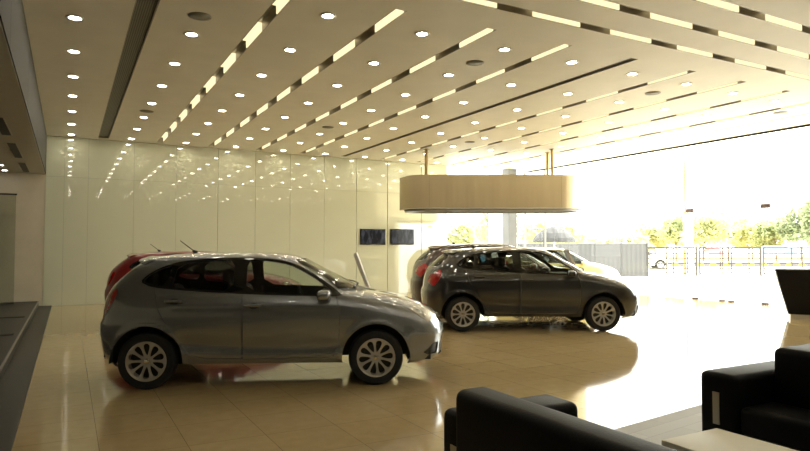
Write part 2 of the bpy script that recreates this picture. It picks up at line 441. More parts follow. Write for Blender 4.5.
for i, y in enumerate(CROSS_Y):
    lits = [(5.64 + 1.395 * k - .41, 5.64 + 1.395 * k + .41) for k in range(-1, 7)]
    trough('x', y, 3.7, XE - .05, lits, 'dashed light trough across the ceiling, %s the camera' % ['farthest from', 'middle one of three from', 'nearest to'][i], 'light troughs across the ceiling')
for i, (x, w) in enumerate(GRILLE):
    y1 = 18.5 if i == 0 else 18.1
    o = empty('air_grille', (x, Y0, CZ)); L = Y1 - Y0
    h = w / 2
    MB().box(-h + .001, h - .001, 0, L, .03, .05).build('slats', M['grille'], o)
    MB().box(-h, -h + .014, 0, L, -.002, .03).box(h - .014, h, 0, L, -.002, .03).box(-h, h, 0, .014, -.002, .03).box(-h, h, L - .014, L, -.002, .03).build('frame', M['grille_frame'], o)
    tag(o, ['wide dark linear air grille in the ceiling near the left wall', 'narrow grey linear air grille between the ceiling light troughs'][i], 'air grille')
for x, y, lb in ((1.445, 8.2, 'grey round ceiling speaker close to the upper left air grille'), (1.46, 14.47, 'grey round ceiling speaker far down the left ceiling'),
              (5.72, 8.17, 'grey round ceiling speaker left of the narrow air grille'), (5.58, 14.25, 'grey round ceiling speaker between the third and fourth light troughs'),
              (9.85, 8.14, 'grey round ceiling speaker at near end between fifth and sixth light troughs'), (9.86, 14.35, 'grey round ceiling speaker above the hanging metal drum'),
              (13.72, 7.97, 'grey round ceiling speaker at far right beside the glass front')):
    o = empty('ceiling_speaker', (x, y, CZ)); tag(o, lb, 'speaker', 'round ceiling speakers')
    MB().lathe([(.128, 0), (.145, 0), (.145, -.008), (.128, -.01)], 24).build('rim', M['grille_frame'], o, smooth=True)
    MB().lathe([(0, -.009), (.128, -.007), (.128, 0), (0, 0)], 24).build('mesh_cover', M['speaker'], o, smooth=True)
for k, (ya, yb) in enumerate(((11.0, 12.65), (13.55, 15.7), (16.6, 18.5))):
    o = empty('ceiling_vent', (-.96, ya, 3.47)); L = yb - ya
    MB().box(-.07, .07, 0, L, -.004, -.001).build('dark_slot', M['dark'], o)
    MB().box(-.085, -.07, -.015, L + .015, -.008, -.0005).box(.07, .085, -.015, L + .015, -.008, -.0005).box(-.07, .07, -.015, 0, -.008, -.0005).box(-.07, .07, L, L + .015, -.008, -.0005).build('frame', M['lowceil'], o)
    tag(o, 'dark slot vent in the low left ceiling, %s' % ['nearest of three', 'middle of three', 'closest to the beige wall'][k], 'vent', 'slot vents in the low ceiling')
# smoked glass screen standing on the platform
o = empty('glass_partition', (-1.15, 18.2, .14), 0, 'smoked glass partition with a dark top rail on the left platform', 'partition')
MB().box(-3.2, 0, -.006, .006, .02, 2.70).build('pane', M['frost'], o)
MB().box(-3.2, .02, -.02, .02, 2.70, 2.74).build('top_rail', M['dark'], o)
MB().box(-3.2, 0, -.02, .02, 0, .02).build('floor_rail', M['dark'], o)
for y, lb in ((14.6, 'slim dark floor grille on the platform, nearer the beige wall'), (11.7, 'slim dark floor grille on the platform, nearer the camera')):
    o = empty('floor_grille', (-1.6, y, .14)); tag(o, lb, 'floor grille', 'floor grilles on the platform')
    MB().box(-.9, .87, -.08, .08, .0, .012).build('grate', M['dark'], o)
    MB().box(.3, .55, -.03, .03, .012, .022).build('latch', M['chrome'], o)

# ------------------------------------------------------------------ screens on the back wall
for k, (x0, x1, z0, z1, lb) in enumerate(((8.52, 9.455, 1.64, 2.17, 'wall-mounted flat screen showing a dim grey picture, left of the pair'), (9.65, 10.56, 1.645, 2.18, 'wall-mounted flat screen showing a dim bluish picture, right of the pair'))):
    o = empty('tv_screen', ((x0 + x1) / 2, YB - .03, (z0 + z1) / 2)); tag(o, lb, 'television', 'flat screens on the back wall')
    w = (x1 - x0) / 2; h = (z1 - z0) / 2
    rbox('bezel', -w, w, -.045, 0, -h, h, .006, M['gloss_black'], o, 2)
    MB().box(-w + .03, w - .03, -.0475, -.045, -h + .035, h - .025).build('display', screen_mat('screen_picture_%s' % 'ab'[k], 3.1 + k * 5), o)
    MB().box(-.12, .12, -.0485, -.045, -h + .008, -h + .016).build('logo_strip', M['steel'], o)

# ------------------------------------------------------------------ hanging drum
dpos = at(491.5, 19.05)
drum = empty('hanging_drum', (dpos.x, dpos.y, 2.70), -YAW, 'oval brushed champagne metal drum hung from the ceiling on rods', 'ceiling fixture')
def stadium(L, r, n=24):
    p = []
    for i in range(n + 1):
        t = -PI / 2 + PI * i / n; p.append((L + r * math.cos(t), r * math.sin(t)))
    for i in range(n + 1):
        t = PI / 2 + PI * i / n; p.append((-L + r * math.cos(t), r * math.sin(t)))
    return p
def ring_mesh(L, r_out, r_in, z0, z1):
    s = MB(); a = stadium(L, r_out); b = stadium(L, r_in); n = len(a)
    vs = [(x, y, z0) for x, y in a] + [(x, y, z1) for x, y in a] + [(x, y, z0) for x, y in b] + [(x, y, z1) for x, y in b]
    fs = []
    for i in range(n):
        j = (i + 1) % n
        fs += [(i, j, n + j, n + i), (2 * n + j, 2 * n + i, 3 * n + i, 3 * n + j), (i, 2 * n + i, 2 * n + j, j), (n + i, n + j, 3 * n + j, 3 * n + i)]
    return s.add(vs, fs)
DL, DR = 1.94, .88
ring_mesh(DL, DR, DR - .04, 0, .965).build('drum_shell', M['drum'], drum, smooth=True, angle=.6)
ring_mesh(DL - .02, DR - .13, DR - .20, -.07, .0).build('bottom_lip', M['steel'], drum, smooth=True, angle=.6)
ring_mesh(DL, DR - .12, DR - .2, .965, 1.0).build('top_lip', M['drum'], drum, smooth=True, angle=.6)
s = MB(); a = stadium(DL, DR - .03); s.add([(x, y, .03) for x, y in a] + [(x, y, .05) for x, y in a], [tuple(range(len(a))), tuple(range(len(a), 2 * len(a)))])
s.build('soffit', M['ceiling'], drum)
for x in (-DL, DL):
    sg = MB().box(x - .006, x + .006, -DR - .004, -DR + .01, .0, .965); sg.build('seam_strip', M['plate'], drum)
for x in (-2.0, 1.77):
    for y in (-.47, .15):
        rr = MB().tube((x, y, .9), (x, y, CZ - 2.70 - .015), .045, 12); rd = rr.build('rod', M['rod'], drum, smooth=True, angle=.6)
        MB().lathe([(0, 0), (.09, 0), (.09, .015), (0, .015)], 16, 'z', (x, y, CZ - 2.70 - .015)).build('ceiling_rose', M['rod'], rd)

# ------------------------------------------------------------------ cars
def pchip(xs, ys):
    n = len(xs); h = [xs[i + 1] - xs[i] for i in range(n - 1)]; d = [(ys[i + 1] - ys[i]) / h[i] for i in range(n - 1)]
    m = [0.] * n; m[0] = d[0]; m[-1] = d[-1]
    for i in range(1, n - 1):
        if d[i - 1] * d[i] > 0:
            w1 = 2 * h[i] + h[i - 1]; w2 = h[i] + 2 * h[i - 1]; m[i] = (w1 + w2) / (w1 / d[i - 1] + w2 / d[i])
    def f(x):
        if x <= xs[0]: return ys[0]
        if x >= xs[-1]: return ys[-1]
        lo = 0; hi = n - 1
        while hi - lo > 1:
            k = (lo + hi) // 2
            if xs[k] <= x: lo = k
            else: hi = k
        t = (x - xs[lo]) / h[lo]; t2 = t * t; t3 = t2 * t
        return (2 * t3 - 3 * t2 + 1) * ys[lo] + (t3 - 2 * t2 + t) * h[lo] * m[lo] + (-2 * t3 + 3 * t2) * ys[lo + 1] + (t3 - t2) * h[lo] * m[lo + 1]
    return f
def table(s):
    p = [tuple(map(float, q.split(':'))) for q in s.split()]
    return pchip([a for a, b in p], [b for a, b in p])
ZB, ZT = .20, 1.468
XS = -.30
xf = table('.20:1.94 .24:2.04 .30:2.07 .42:2.08 .52:2.085 .60:2.07 .68:2.03 .74:1.985 .79:1.92 .85:1.80 .90:1.66 .935:1.54 .97:1.40 1.0:1.25 1.025:1.10 1.07:1.01 1.155:.86 1.27:.63 1.36:.465 1.40:.385 1.43:.28 1.45:.13 1.462:-.04 1.468:-.24')
xr = table('.20:-1.74 .24:-1.82 .30:-1.86 .45:-1.885 .60:-1.90 .68:-1.895 .76:-1.865 .85:-1.855 .95:-1.835 1.05:-1.795 1.15:-1.72 1.25:-1.61 1.30:-1.55 1.34:-1.485 1.385:-1.405 1.41:-1.32 1.43:-1.16 1.45:-.92 1.462:-.62 1.468:-.36')
wd = table('.20:.72 .24:.78 .32:.82 .45:.845 .60:.86 .75:.865 .85:.86 .92:.845 .98:.825 1.02:.803 1.10:.768 1.20:.722 1.30:.668 1.36:.628 1.40:.588 1.43:.52 1.45:.42 1.462:.27 1.468:.06')
def pex(z):
    t = min(1, max(0, (z - 1.38) / (ZT - 1.38))); return 8 - 5 * t
def qex(z, front): return 2.3 if front else 2.1
# reference arcs: u <-> r
def arc_table(a, w, p, q, n=600):
    pts = []
    for i in range(n + 1):
        t = i / n; ph = t * PI / 2
        r = math.cos(ph) ** (2 / p) if i < n else 0.
        # blend: also sample evenly in r
        pts.append(r)
    pts += [i / n for i in range(n + 1)]
    pts = sorted(set(pts), reverse=True)
    L = [0.]; pr = None
    for r in pts:
        P = (a * r, w * max(0, 1 - r ** p) ** (1 / q))
        if pr: L.append(L[-1] + math.hypot(P[0] - pr[0], P[1] - pr[1]))
        pr = P
    return pts, L
PF, LF = arc_table(2.3, .85, 8, 2.3); PR, LR = arc_table(1.65, .85, 8, 2.1)
UF = LF[-1]; UT = UF + LR[-1]
from bisect import bisect_left
def interp(xs, ys, x):
    if x <= xs[0]: return ys[0]
    if x >= xs[-1]: return ys[-1]
    k = bisect_left(xs, x); t = (x - xs[k - 1]) / (xs[k] - xs[k - 1]); return ys[k - 1] + t * (ys[k] - ys[k - 1])
PFr, LFr = PF[::-1], LF[::-1]; PRr, LRr = PR[::-1], LR[::-1]
def u_to_r(u):
    if u <= UF: return True, interp(LF, PF, u)
    return False, interp(LR, PR, UT - u)
def r_to_u(front, r):
    r = min(1, max(0, r))
    return interp(PFr, LFr, r) if front else UT - interp(PRr, LRr, r)
# v <-> z
ZS = [ZB + (ZT - ZB) * i / 500 for i in range(501)]; VS = [0.]
for a, b in zip(ZS[:-1], ZS[1:]):
    VS.append(VS[-1] + math.sqrt((b - a) ** 2 + (.55 * (xf(b) - xf(a))) ** 2 + (.45 * (xr(b) - xr(a))) ** 2 + (wd(b) - wd(a)) ** 2))
VT = VS[-1]
def z_to_v(z): return interp(ZS, VS, z)
def v_to_z(v): return interp(VS, ZS, v)
AX = 1.225; AR = .375; AZ = .302
def yside(front, r, z):
    p = pex(z); q = qex(z, front); return wd(z) * max(0., 1 - r ** p) ** (1 / q)
def surf(u, v):
    z = v_to_z(v); f, r = u_to_r(u)
    x = XS + r * (xf(z) - XS) if f else XS - r * (XS - xr(z))
    y = yside(f, r, z)
    if abs(x) < 1.75 and y > .3:
        # pressed-in lower doors, shoulder and arch flares
        k = max(0., min(1., (1.05 - abs(x + .05)) / .22)); k = k * k * (3 - 2 * k)
        zc = .44 + .05 * max(0, -x)
        y -= .032 * k * math.exp(-((z - zc) / .085) ** 2)
        y += .008 * k * math.exp(-((z - .90) / .05) ** 2)
        for ax in (AX, -AX):
            d = math.hypot(x - ax, z - AZ)
            y += .014 * math.exp(-((d - AR) / .045) ** 2) if z < .75 else .014 * math.exp(-((d - AR) / .045) ** 2)
    return Vector((x, y, z))
def s_pt(x, z):
    if x >= XS: return (r_to_u(True, (x - XS) / (xf(z) - XS)), z_to_v(z))
    return (r_to_u(False, (XS - x) / (XS - xr(z))), z_to_v(z))
def e_pt(y, z, front):
    q = qex(z, front); p = pex(z); k = min(1, max(0, y / wd(z)))
    return (r_to_u(front, (1 - k ** q) ** (1 / p)), z_to_v(z))
def dens(pts, step, closed=True):
    out = []; n = len(pts)
    for i in range(n if closed else n - 1):
        a = pts[i]; b = pts[(i + 1) % n]; 
        L = math.hypot(b[1] - a[1], b[2] - a[2]) if a[0] == b[0] else 0
        k = max(1, int(L / step)) if a[0] == b[0] else 1
        for j in range(k):
            t = j / k; out.append((a[0], a[1] + t * (b[1] - a[1]), a[2] + t * (b[2] - a[2])))
    return out
def smooth_poly(pts, n=1):
    for _ in range(n):
        out = []
        for i in range(len(pts)):
            a = pts[i]; b = pts[(i + 1) % len(pts)]
            if a[0] != b[0]: out += [a, b] if not out or out[-1] != a else [b]; continue
            out.append((a[0], .8 * a[1] + .2 * b[1], .8 * a[2] + .2 * b[2])); out.append((a[0], .2 * a[1] + .8 * b[1], .2 * a[2] + .8 * b[2]))
        pts = out
    return pts
def to_uv(pts):
    o = []
    for k, a, z in pts:
        o.append(s_pt(a, z) if k == 's' else e_pt(a, z, k == 'f'))
    return o
def S(*p): return [('s', a, b) for a, b in p]
def F(*p): return [('f', a, b) for a, b in p]
def Rr(*p): return [('r', a, b) for a, b in p]
def inset(poly, d):
    n = len(poly); A = sum(poly[i][0] * poly[(i + 1) % n][1] - poly[(i + 1) % n][0] * poly[i][1] for i in range(n)); s = 1 if A > 0 else -1
    out = []
    for i in range(n):
        p0 = Vector(poly[i - 1]); p1 = Vector(poly[i]); p2 = Vector(poly[(i + 1) % n])
        d1 = (p1 - p0); d2 = (p2 - p1)
        if d1.length < 1e-6 or d2.length < 1e-6: out.append(tuple(p1)); continue
        d1.normalize(); d2.normalize()
        n1 = Vector((-d1.y, d1.x)) * s; n2 = Vector((-d2.y, d2.x)) * s
        m = n1 + n2
        if m.length < .2: out.append(tuple(p1 + n1 * d)); continue
        m.normalize(); c = max(.4, m.dot(n1)); out.append(tuple(p1 + m * (d / c)))
    return out
def pip(p, poly):
    x, y = p; c = False; n = len(poly); j = n - 1
    for i in range(n):
        xi, yi = poly[i]; xj, yj = poly[j]
        if (yi > y) != (yj > y) and x < (xj - xi) * (y - yi) / (yj - yi) + xi: c = not c
        j = i
    return c
def arch(cx):
    pts = []
    for i in range(33):
        t = PI * (1 + 1 / 18) * i / 32 - PI / 36; pts.append((cx + AR * math.cos(t), AZ + AR * math.sin(t)))
    pts = [(cx + AR * .985, ZB - .0)] + pts + [(cx - AR * .985, ZB - .0)]
    return S(*pts)
DLO = smooth_poly(S((.87, .975), (.40, .985), (-.28, 1.012), (-.80, 1.045), (-1.20, 1.085), (-1.335, 1.145), (-1.26, 1.225), (-1.12, 1.305), (-.93, 1.366), (-.58, 1.402), (-.16, 1.405), (.06, 1.392), (.29, 1.348), (.46, 1.267), (.63, 1.160), (.79, 1.045)))
polys = [
 ('void', dens(arch(AX), .03), 0), ('void', dens(arch(-AX), .03), 0),
 ('void', dens(S((-.86, .20), (-.86, .262), (.86, .250), (.86, .20)), .05), 0),
 ('void', dens(S((-1.50, .20), (-1.50, .30), (-1.64, .31), (-1.70, .31)), .03, False) + dens(Rr((.60, .30), (-.01, .275), (-.01, .199)), .05, False), 0),
 ('pane_front', dens(smooth_poly(S((.745, .997), (.40, 1.006), (-.195, 1.032), (-.20, 1.378), (-.05, 1.378), (.06, 1.366), (.27, 1.326), (.43, 1.25), (.595, 1.147), (.72, 1.05))), .04), 0),
 ('pane_rear', dens(smooth_poly(S((-.33, 1.04), (-.80, 1.07), (-.985, 1.088), (-.94, 1.333), (-.58, 1.378), (-.345, 1.382))), .04), 0),
 ('pane_quarter', dens(smooth_poly(S((-1.045, 1.10), (-1.19, 1.11), (-1.30, 1.15), (-1.23, 1.222), (-1.11, 1.285), (-1.0, 1.318))), .04), 0),
 ('trim', dens(DLO, .04), 0),
 ('windshield', dens(F((-.01, 1.045), (.50, 1.045), (.70, 1.062), (.668, 1.15), (.624, 1.25), (.582, 1.33), (.535, 1.378), (.42, 1.388), (-.01, 1.392)), .04), 0),
 ('cowl', dens(F((-.01, 1.018), (.52, 1.018), (.70, 1.03), (.72, 1.06), (.70, 1.064), (.50, 1.05), (-.01, 1.05)), .04), 0),
 ('rearglass', dens(Rr((-.01, 1.115), (.42, 1.115), (.52, 1.13), (.54, 1.17), (.50, 1.29), (.42, 1.325), (-.01, 1.33)), .04), 0),
 ('headlight', dens(S((1.80, .69), (1.66, .785), (1.58, .835), (1.66, .842), (1.74, .832)), .03) + dens(F((.66, .815), (.52, .775), (.42, .715), (.45, .665), (.60, .655), (.70, .665)), .03, False), 0),
 ('taillight', dens(S((-1.70, .79), (-1.62, .90), (-1.575, 1.00), (-1.60, 1.065), (-1.65, 1.06)), .03, False) + dens(Rr((.62, 1.05), (.55, 1.00), (.42, .96), (.40, .90), (.48, .84), (.60, .79), (.68, .765)), .03, False), 0),
 ('grille', dens(F((-.01, .735), (.36, .725), (.42, .70), (.40, .64), (-.01, .625)), .04), 0),
 ('intake', dens(F((-.01, .50), (.42, .49), (.50, .38), (.45, .27), (-.01, .265)), .04), 0),
 ('intake', dens(F((.52, .43), (.62, .42), (.69, .33), (.64, .295), (.52, .30)), .04), 0),
 ('skirt', dens(Rr((-.01, .40), (.38, .39), (.46, .34), (.44, .30), (-.01, .285)), .04), 0),
 ('front_door', dens(S((.785, .99), (.83, .80), (.815, .46), (.755, .312), (-.215, .305), (-.222, .31), (-.222, 1.04), (.78, 1.02)), .04), .0045),
 ('rear_door', dens(S((-.230, 1.06), (-.230, .31), (-.62, .322), (-.78, .36), (-.93, .568), (-1.06, .76), (-1.11, .86), (-1.165, 1.06), (-1.15, 1.12)), .04), .0045),
 ('hood', dens(F((-.01, .79), (.30, .785), (.50, .80), (.62, .835), (.70, .87), (.74, .92), (.72, .98), (.69, 1.016), (-.01, 1.016)), .04), .0045),
 ('tailgate', dens(Rr((-.01, .42), (.45, .43), (.47, .60), (.45, .80), (.50, 1.05), (.56, 1.1), (.56, 1.18), (.52, 1.33), (-.01, 1.36)), .04), .0045),
]
REG = []; CON = []
for name, pts, ins in polys:
    uv = [(max(-.02, min(UT, u)), v) for u, v in to_uv(pts)]
    if name in ('windshield', 'cowl', 'grille', 'intake', 'hood'):
        uv = [((-.02 if k[1] < 0 else u), v) for (u, v), k in zip(uv, pts)]
    if name in ('rearglass', 'skirt', 'tailgate') or (name == 'void' and pts[-1][0] == 'r'):
        uv = [((UT + .02 if k[1] < 0 else u), v) for (u, v), k in zip(uv, pts)]
    # drop repeated points
    q = []
    for p in uv:
        if not q or math.hypot(p[0] - q[-1][0], p[1] - q[-1][1]) > .004: q.append(p)
    if ins:
        inn = inset(q, ins); REG.append((name, inn)); REG.append(('void', q)); CON += [q, inn]
    else: REG.append((name, q)); CON.append(q)
def clampuv(p): return (min(UT, max(0, p[0])), min(VT, max(0, p[1])))
verts = []; edges = []
for q in CON:
    k = len(verts); verts += [clampuv(p) for p in q]; n = len(q)
    edges += [(k + i, k + (i + 1) % n) for i in range(n)]
cell = {}
for p in verts: cell.setdefault((int(p[0] / .03), int(p[1] / .03)), []).append(p)
def near(p, d):
    a = int(p[0] / .03); b = int(p[1] / .03)
    for i in (-1, 0, 1):
        for j in (-1, 0, 1):
            for c in cell.get((a + i, b + j), ()):
                if (c[0] - p[0]) ** 2 + (c[1] - p[1]) ** 2 < d * d: return True
    return False
NU, NV = 118, 84
for i in range(NU + 1):
    for j in range(NV + 1):
        p = (UT * i / NU, VT * j / NV)
        edge = i in (0, NU) or j in (0, NV)
        if not near(p, .008 if edge else .014): verts.append(p)
res = delaunay_2d_cdt([Vector(p) for p in verts], edges, [], 0, 1e-5)
CV = res[0]; CF = res[2]
EPS = 1e-3
VP = [surf(min(UT, max(0, p[0])), min(VT, max(0, p[1]))) for p in CV]
def nrm(p):
    u = min(UT - EPS, max(EPS, p[0])); v = min(VT - EPS, max(EPS, p[1]))
    du = surf(u + EPS, v) - surf(u - EPS, v); dv = surf(u, v + EPS) - surf(u, v - EPS)
    n = du.cross(dv)
    if n.length < 1e-12: return Vector((0, 0, 1))
    n.normalize(); return n
VN = [nrm(p) for p in CV]
mid = surf(s_pt(0, .7)[0], s_pt(0, .7)[1]); sgn = 1 if nrm(s_pt(0, .7)).y > 0 else -1
VN = [n * sgn for n in VN]
for i, p in enumerate(CV):
    if p[0] < 1e-4 or p[0] > UT - 1e-4:
        VP[i].y = 0; n = VN[i]; n.y = 0; 
        if n.length > 1e-6: n.normalize()
BINS = {}
bbs = [(n, q, min(p[0] for p in q), max(p[0] for p in q), min(p[1] for p in q), max(p[1] for p in q)) for n, q in REG]
for f in CF:
    c = sum((CV[i] for i in f), Vector((0, 0))) / len(f)
    for n, q, a, b, d, e in bbs:
        if a <= c.x <= b and d <= c.y <= e and pip(c, q): break
    else: n = 'body'
    if n != 'void': BINS.setdefault(n, []).append(f)
def shell(name, bins, sides=(1, -1), thick=.014, off=0., mats=None):
    """one car panel: outer skin with analytic normals, a dark inner skin and a rim joining them"""
    verts = []; norms = []; faces = []; mi = []
    idx = {}
    def vid(i, s):
        if abs(VP[i].y) < 1e-6: key = (i, 0)
        else: key = (i, s)
        if key not in idx:
            idx[key] = len(verts); p = VP[i]; n = VN[i]
            verts.append(Vector((p.x + n.x * off, s * (p.y + n.y * off), p.z + n.z * off))); norms.append(Vector((n.x, s * n.y, n.z)))
        return idx[key]
    for s in sides:
        for bn in bins:
            for f in BINS.get(bn, []):
                g = [vid(i, s) for i in f]
                if len(set(g)) < 3: continue
                a, b, c = verts[g[0]], verts[g[1]], verts[g[2]]
                if (b - a).cross(c - a).dot(norms[g[0]]) < 0: g.reverse()
                faces.append(tuple(g)); mi.append(0)
    if thick:
        n0 = len(verts); cnt = {}
        for f in faces:
            for i in range(len(f)):
                e = (f[i], f[(i + 1) % len(f)]); cnt[e] = 1
        inner = [v - n * thick for v, n in zip(verts, norms)]
        outer_f = list(faces)
        verts = verts + inner; norms = norms + [-n for n in norms]
        for f in outer_f: faces.append(tuple(i + n0 for i in reversed(f))); mi.append(1)
        for (a, b) in cnt:
            if (b, a) not in cnt:
                k = len(verts); verts += [verts[a].copy(), verts[b].copy(), verts[n0 + b].copy(), verts[n0 + a].copy()]
                e = (verts[b] - verts[a]).normalized(); nn = e.cross(norms[a]).normalized()
                norms += [nn] * 4
                faces.append((k + 3, k + 2, k + 1, k)[::-1]); mi.append(1)
    me = bpy.data.meshes.new(name); me.from_pydata([tuple(v) for v in verts], [], faces)
    for m in mats: me.materials.append(m)
    me.polygons.foreach_set('material_index', mi); me.polygons.foreach_set('use_smooth', [True] * len(faces))
    me.normals_split_custom_set_from_vertices([tuple(n) for n in norms]); me.update()
    return me
def sub_bin(name, x_test):
    pass
INT = M['interior']
P0 = PAINT['silver']
# the far side of the car shares shape with the near side
def build_car(name, label, loc, rz, scale, pname, cat='car'):
    P = PAINT[pname]
    car = empty(name, loc, rz, label, cat); car.scale = scale
    link('body_shell', get('body', ['body'], (1, -1), P), car)
    link('hood', get('hood', ['hood'], (1, -1), P), car)
    link('tailgate', get('tailgate', ['tailgate'], (1, -1), P), car)
    link('windshield', get('windshield', ['windshield'], (1, -1), M['windshield'], 0, -.004), car)
    link('cowl', get('cowl', ['cowl'], (1, -1), M['black_trim']), car)
    link('rear_window', get('rearglass', ['rearglass'], (1, -1), M['car_glass_rear'], 0, -.004), car)
    link('front_grille', get('grille', ['grille'], (1, -1), M['gloss_black'], .014, -.008), car)
    link('bumper_intake', get('intake', ['intake'], (1, -1), M['black_trim'], .014, -.012), car)
    link('rear_skirt', get('skirt', ['skirt'], (1, -1), M['black_trim'], .014, -.004), car)
    link('grille_bar', MESH('grille_bar'), car)
    link('spoiler', repaint('spoiler', P), car)
    link('antenna', MESH('antenna'), car)
    link('underbody', MESH('underbody'), car)
    link('dashboard', MESH('dashboard'), car)
    link('steering_wheel', MESH('steering_wheel'), car)
    for y in (-.36, .36):
        o = link('front_seat', MESH('front_seat'), car, (-.02, y, 0)); link('headrest', MESH('headrest'), o)
    o = link('rear_bench', MESH('rear_bench'), car, (-.88, 0, 0))
    for y in (-.36, .36): link('headrest', MESH('headrest'), o, (-.0, y, -.03))
    for s in (1, -1):
        d = link('front_door', get('front_door', ['front_door'], (s,), P), car); link('door_handle', repaint('handle_' + ('l' if s > 0 else 'r'), P), d, (-.10, 0, 0))
        m = link('side_mirror', repaint('mirror_' + ('l' if s > 0 else 'r'), P), d); link('mirror_glass', MESH('mirror_glass_' + ('l' if s > 0 else 'r')), m)
        d2 = link('rear_door', get('rear_door', ['rear_door'], (s,), P), car); link('door_handle', repaint('handle_' + ('l' if s > 0 else 'r'), P), d2, (-.935, -.0 * s, .055))
        link('window_trim', get('trim', ['trim'], (s,), M['gloss_black']), car)
        link('front_window', get('pane_front', ['pane_front'], (s,), M['car_glass_front'], 0, -.004), car)
        link('rear_door_window', get('pane_rear', ['pane_rear'], (s,), M['car_glass_rear'], 0, -.004), car)
        link('quarter_window', get('pane_quarter', ['pane_quarter'], (s,), M['car_glass_rear'], 0, -.004), car)
        link('headlight', get('headlight', ['headlight'], (s,), M['headlight'], .03, .002), car)
        link('tail_light', get('taillight', ['taillight'], (s,), M['taillight'], .03, .004), car)
        link('wiper', MESH('wiper_l' if s > 0 else 'wiper_r'), car)
        for ax in (AX, -AX):
            w = link('wheel', MESH('tyre'), car, (ax, s * .745, AZ)); w.rotation_euler = (0, (0.2 if ax > 0 else .0) * s, 0 if s > 0 else PI)
            link('rim', MESH('rim'), w); link('brake_disc', MESH('brake_disc'), w); link('hub_cap', MESH('hub_cap'), w)
    return car
CACHE = {}
def get(key, bins, sides, mat, thick=.014, off=0.):
    k = (key, sides, mat.name)
    if k not in CACHE: CACHE[k] = shell(key, bins, sides, thick, off, [mat, INT])
    return CACHE[k]
STORE = {}
def MESH(n): return STORE[n]
def repaint(n, P):
    k = (n, P.name)
    if k not in CACHE:
        me = STORE[n].copy(); me.materials[0] = P; CACHE[k] = me
    return CACHE[k]
def store(n, o):
    STORE[n] = o.data; bpy.data.objects.remove(o)
# --- wheels (outer face towards +y)
s = MB(); s.lathe([(.208, .085), (.225, .092), (.262, .094), (.285, .088), (.298, .07), (.302, .045), (.302, -.045), (.298, -.07), (.285, -.088), (.225, -.092), (.208, -.085), (.208, .085)], 56, 'y')
STORE['tyre'] = s.mesh('tyre', M['tyre'], True, True, .6)
def rim_mesh():
    vs = []; es = []; n = 80; holes = []
    def loop(pts):
        k = len(vs); vs.extend(Vector(p) for p in pts); es.extend((k + i, k + (i + 1) % len(pts)) for i in range(len(pts)))
    R = .206
    loop([(R * math.cos(2 * PI * i / n), R * math.sin(2 * PI * i / n)) for i in range(n)])
    for h in range(10):
        t0 = 2 * PI * (h + .5) / 10; pts = []
        for rr, wv in ((.055, 0), (.08, .0135), (.11, .0235), (.14, .031), (.168, .032), (.185, .018), (.189, 0)):
            pts.append((rr, wv))
        loop_pts = pts + [(a, -b) for a, b in reversed(pts[1:-1])]
        pl = [(a * math.cos(t0) - b * math.sin(t0), a * math.sin(t0) + b * math.cos(t0)) for a, b in loop_pts]
        holes.append(pl); loop(pl)
    for rr in (.03, .06, .09, .12, .15, .19):
        for i in range(40):
            t = 2 * PI * i / 40; vs.append(Vector((rr * math.cos(t), rr * math.sin(t))))
    r = delaunay_2d_cdt(vs, es, [], 0, 1e-6)
    V2 = r[0]; faces = []
    for f in r[2]:
        c = sum((V2[i] for i in f), Vector((0, 0))) / len(f)
        if any(pip(c, q) for q in holes): continue
        faces.append(tuple(f))
    def dep(p):
        q = math.hypot(p.x, p.y); 
        y = .062 + .022 * min(1, max(0, (q - .03) / .15)) 
        a = math.atan2(p.y, p.x) * 10
        return y - .004 * (1 + math.cos(a + PI)) * (1 if .05 < q < .18 else 0)
    m = MB(); nv = len(V2)
    m.add([(p.x, dep(p), p.y) for p in V2] + [(p.x, dep(p) - .02, p.y) for p in V2], [])
    cnt = set()
    for f in faces:
        for i in range(3): cnt.add((f[i], f[(i + 1) % 3]))
    m.add([], [])
    fs = list(faces) + [tuple(i + nv for i in reversed(f)) for f in faces] + [(a, b, nv + b, nv + a) for a, b in cnt if (b, a) not in cnt]
    m.f = fs; m.m = [0] * len(fs)
    m.lathe([(.196, .083), (.206, .090), (.213, .088), (.213, .07), (.2, .05), (.195, -.06), (.190, -.06), (.192, .06)], 56, 'y')
    return m.mesh('rim', M['rim'], True, True, .7)
STORE['rim'] = rim_mesh()
STORE['brake_disc'] = MB().lathe([(0, .02), (.135, .02), (.135, .008), (0, .008)], 32, 'y').lathe([(.135, -.02), (.195, -.02), (.195, -.03), (0, -.03)], 32, 'y').mesh('brake_disc', M['disc'], True, True, .6)
STORE['hub_cap'] = MB().lathe([(0, .076), (.018, .075), (.028, .070), (.03, .060), (0, .058)], 24, 'y').mesh('hub_cap', M['chrome'], True, True, .7)
# --- underbody: floor pan, wheel wells
s = MB()
s.box(-.84, .84, -.66, .66, .25, .31); s.box(1.60, 1.86, -.62, .62, .24, .34); s.box(-1.74, -1.61, -.60, .60, .32, .38)
for ax in (AX, -AX):
    for sd in (1, -1):
        n = 20; vs = []
        for i in range(n + 1):
            t = PI * i / n
            for yy_ in (.50, .83): vs.append((ax + (AR + .006) * math.cos(t), sd * yy_, AZ - .02 + (AR + .02) * math.sin(t)))
        s.add(vs, [(2 * i, 2 * i + 1, 2 * i + 3, 2 * i + 2) for i in range(n)])
        k = [(ax + (AR + .006) * math.cos(PI * i / n), sd * .50, AZ - .02 + (AR + .02) * math.sin(PI * i / n)) for i in range(n + 1)]
        s.add(k, [tuple(range(n + 1))])
        s.tube((ax, 0, AZ), (ax, sd * .66, AZ), .04, 8)
STORE['underbody'] = s.mesh('underbody', INT, False, True)
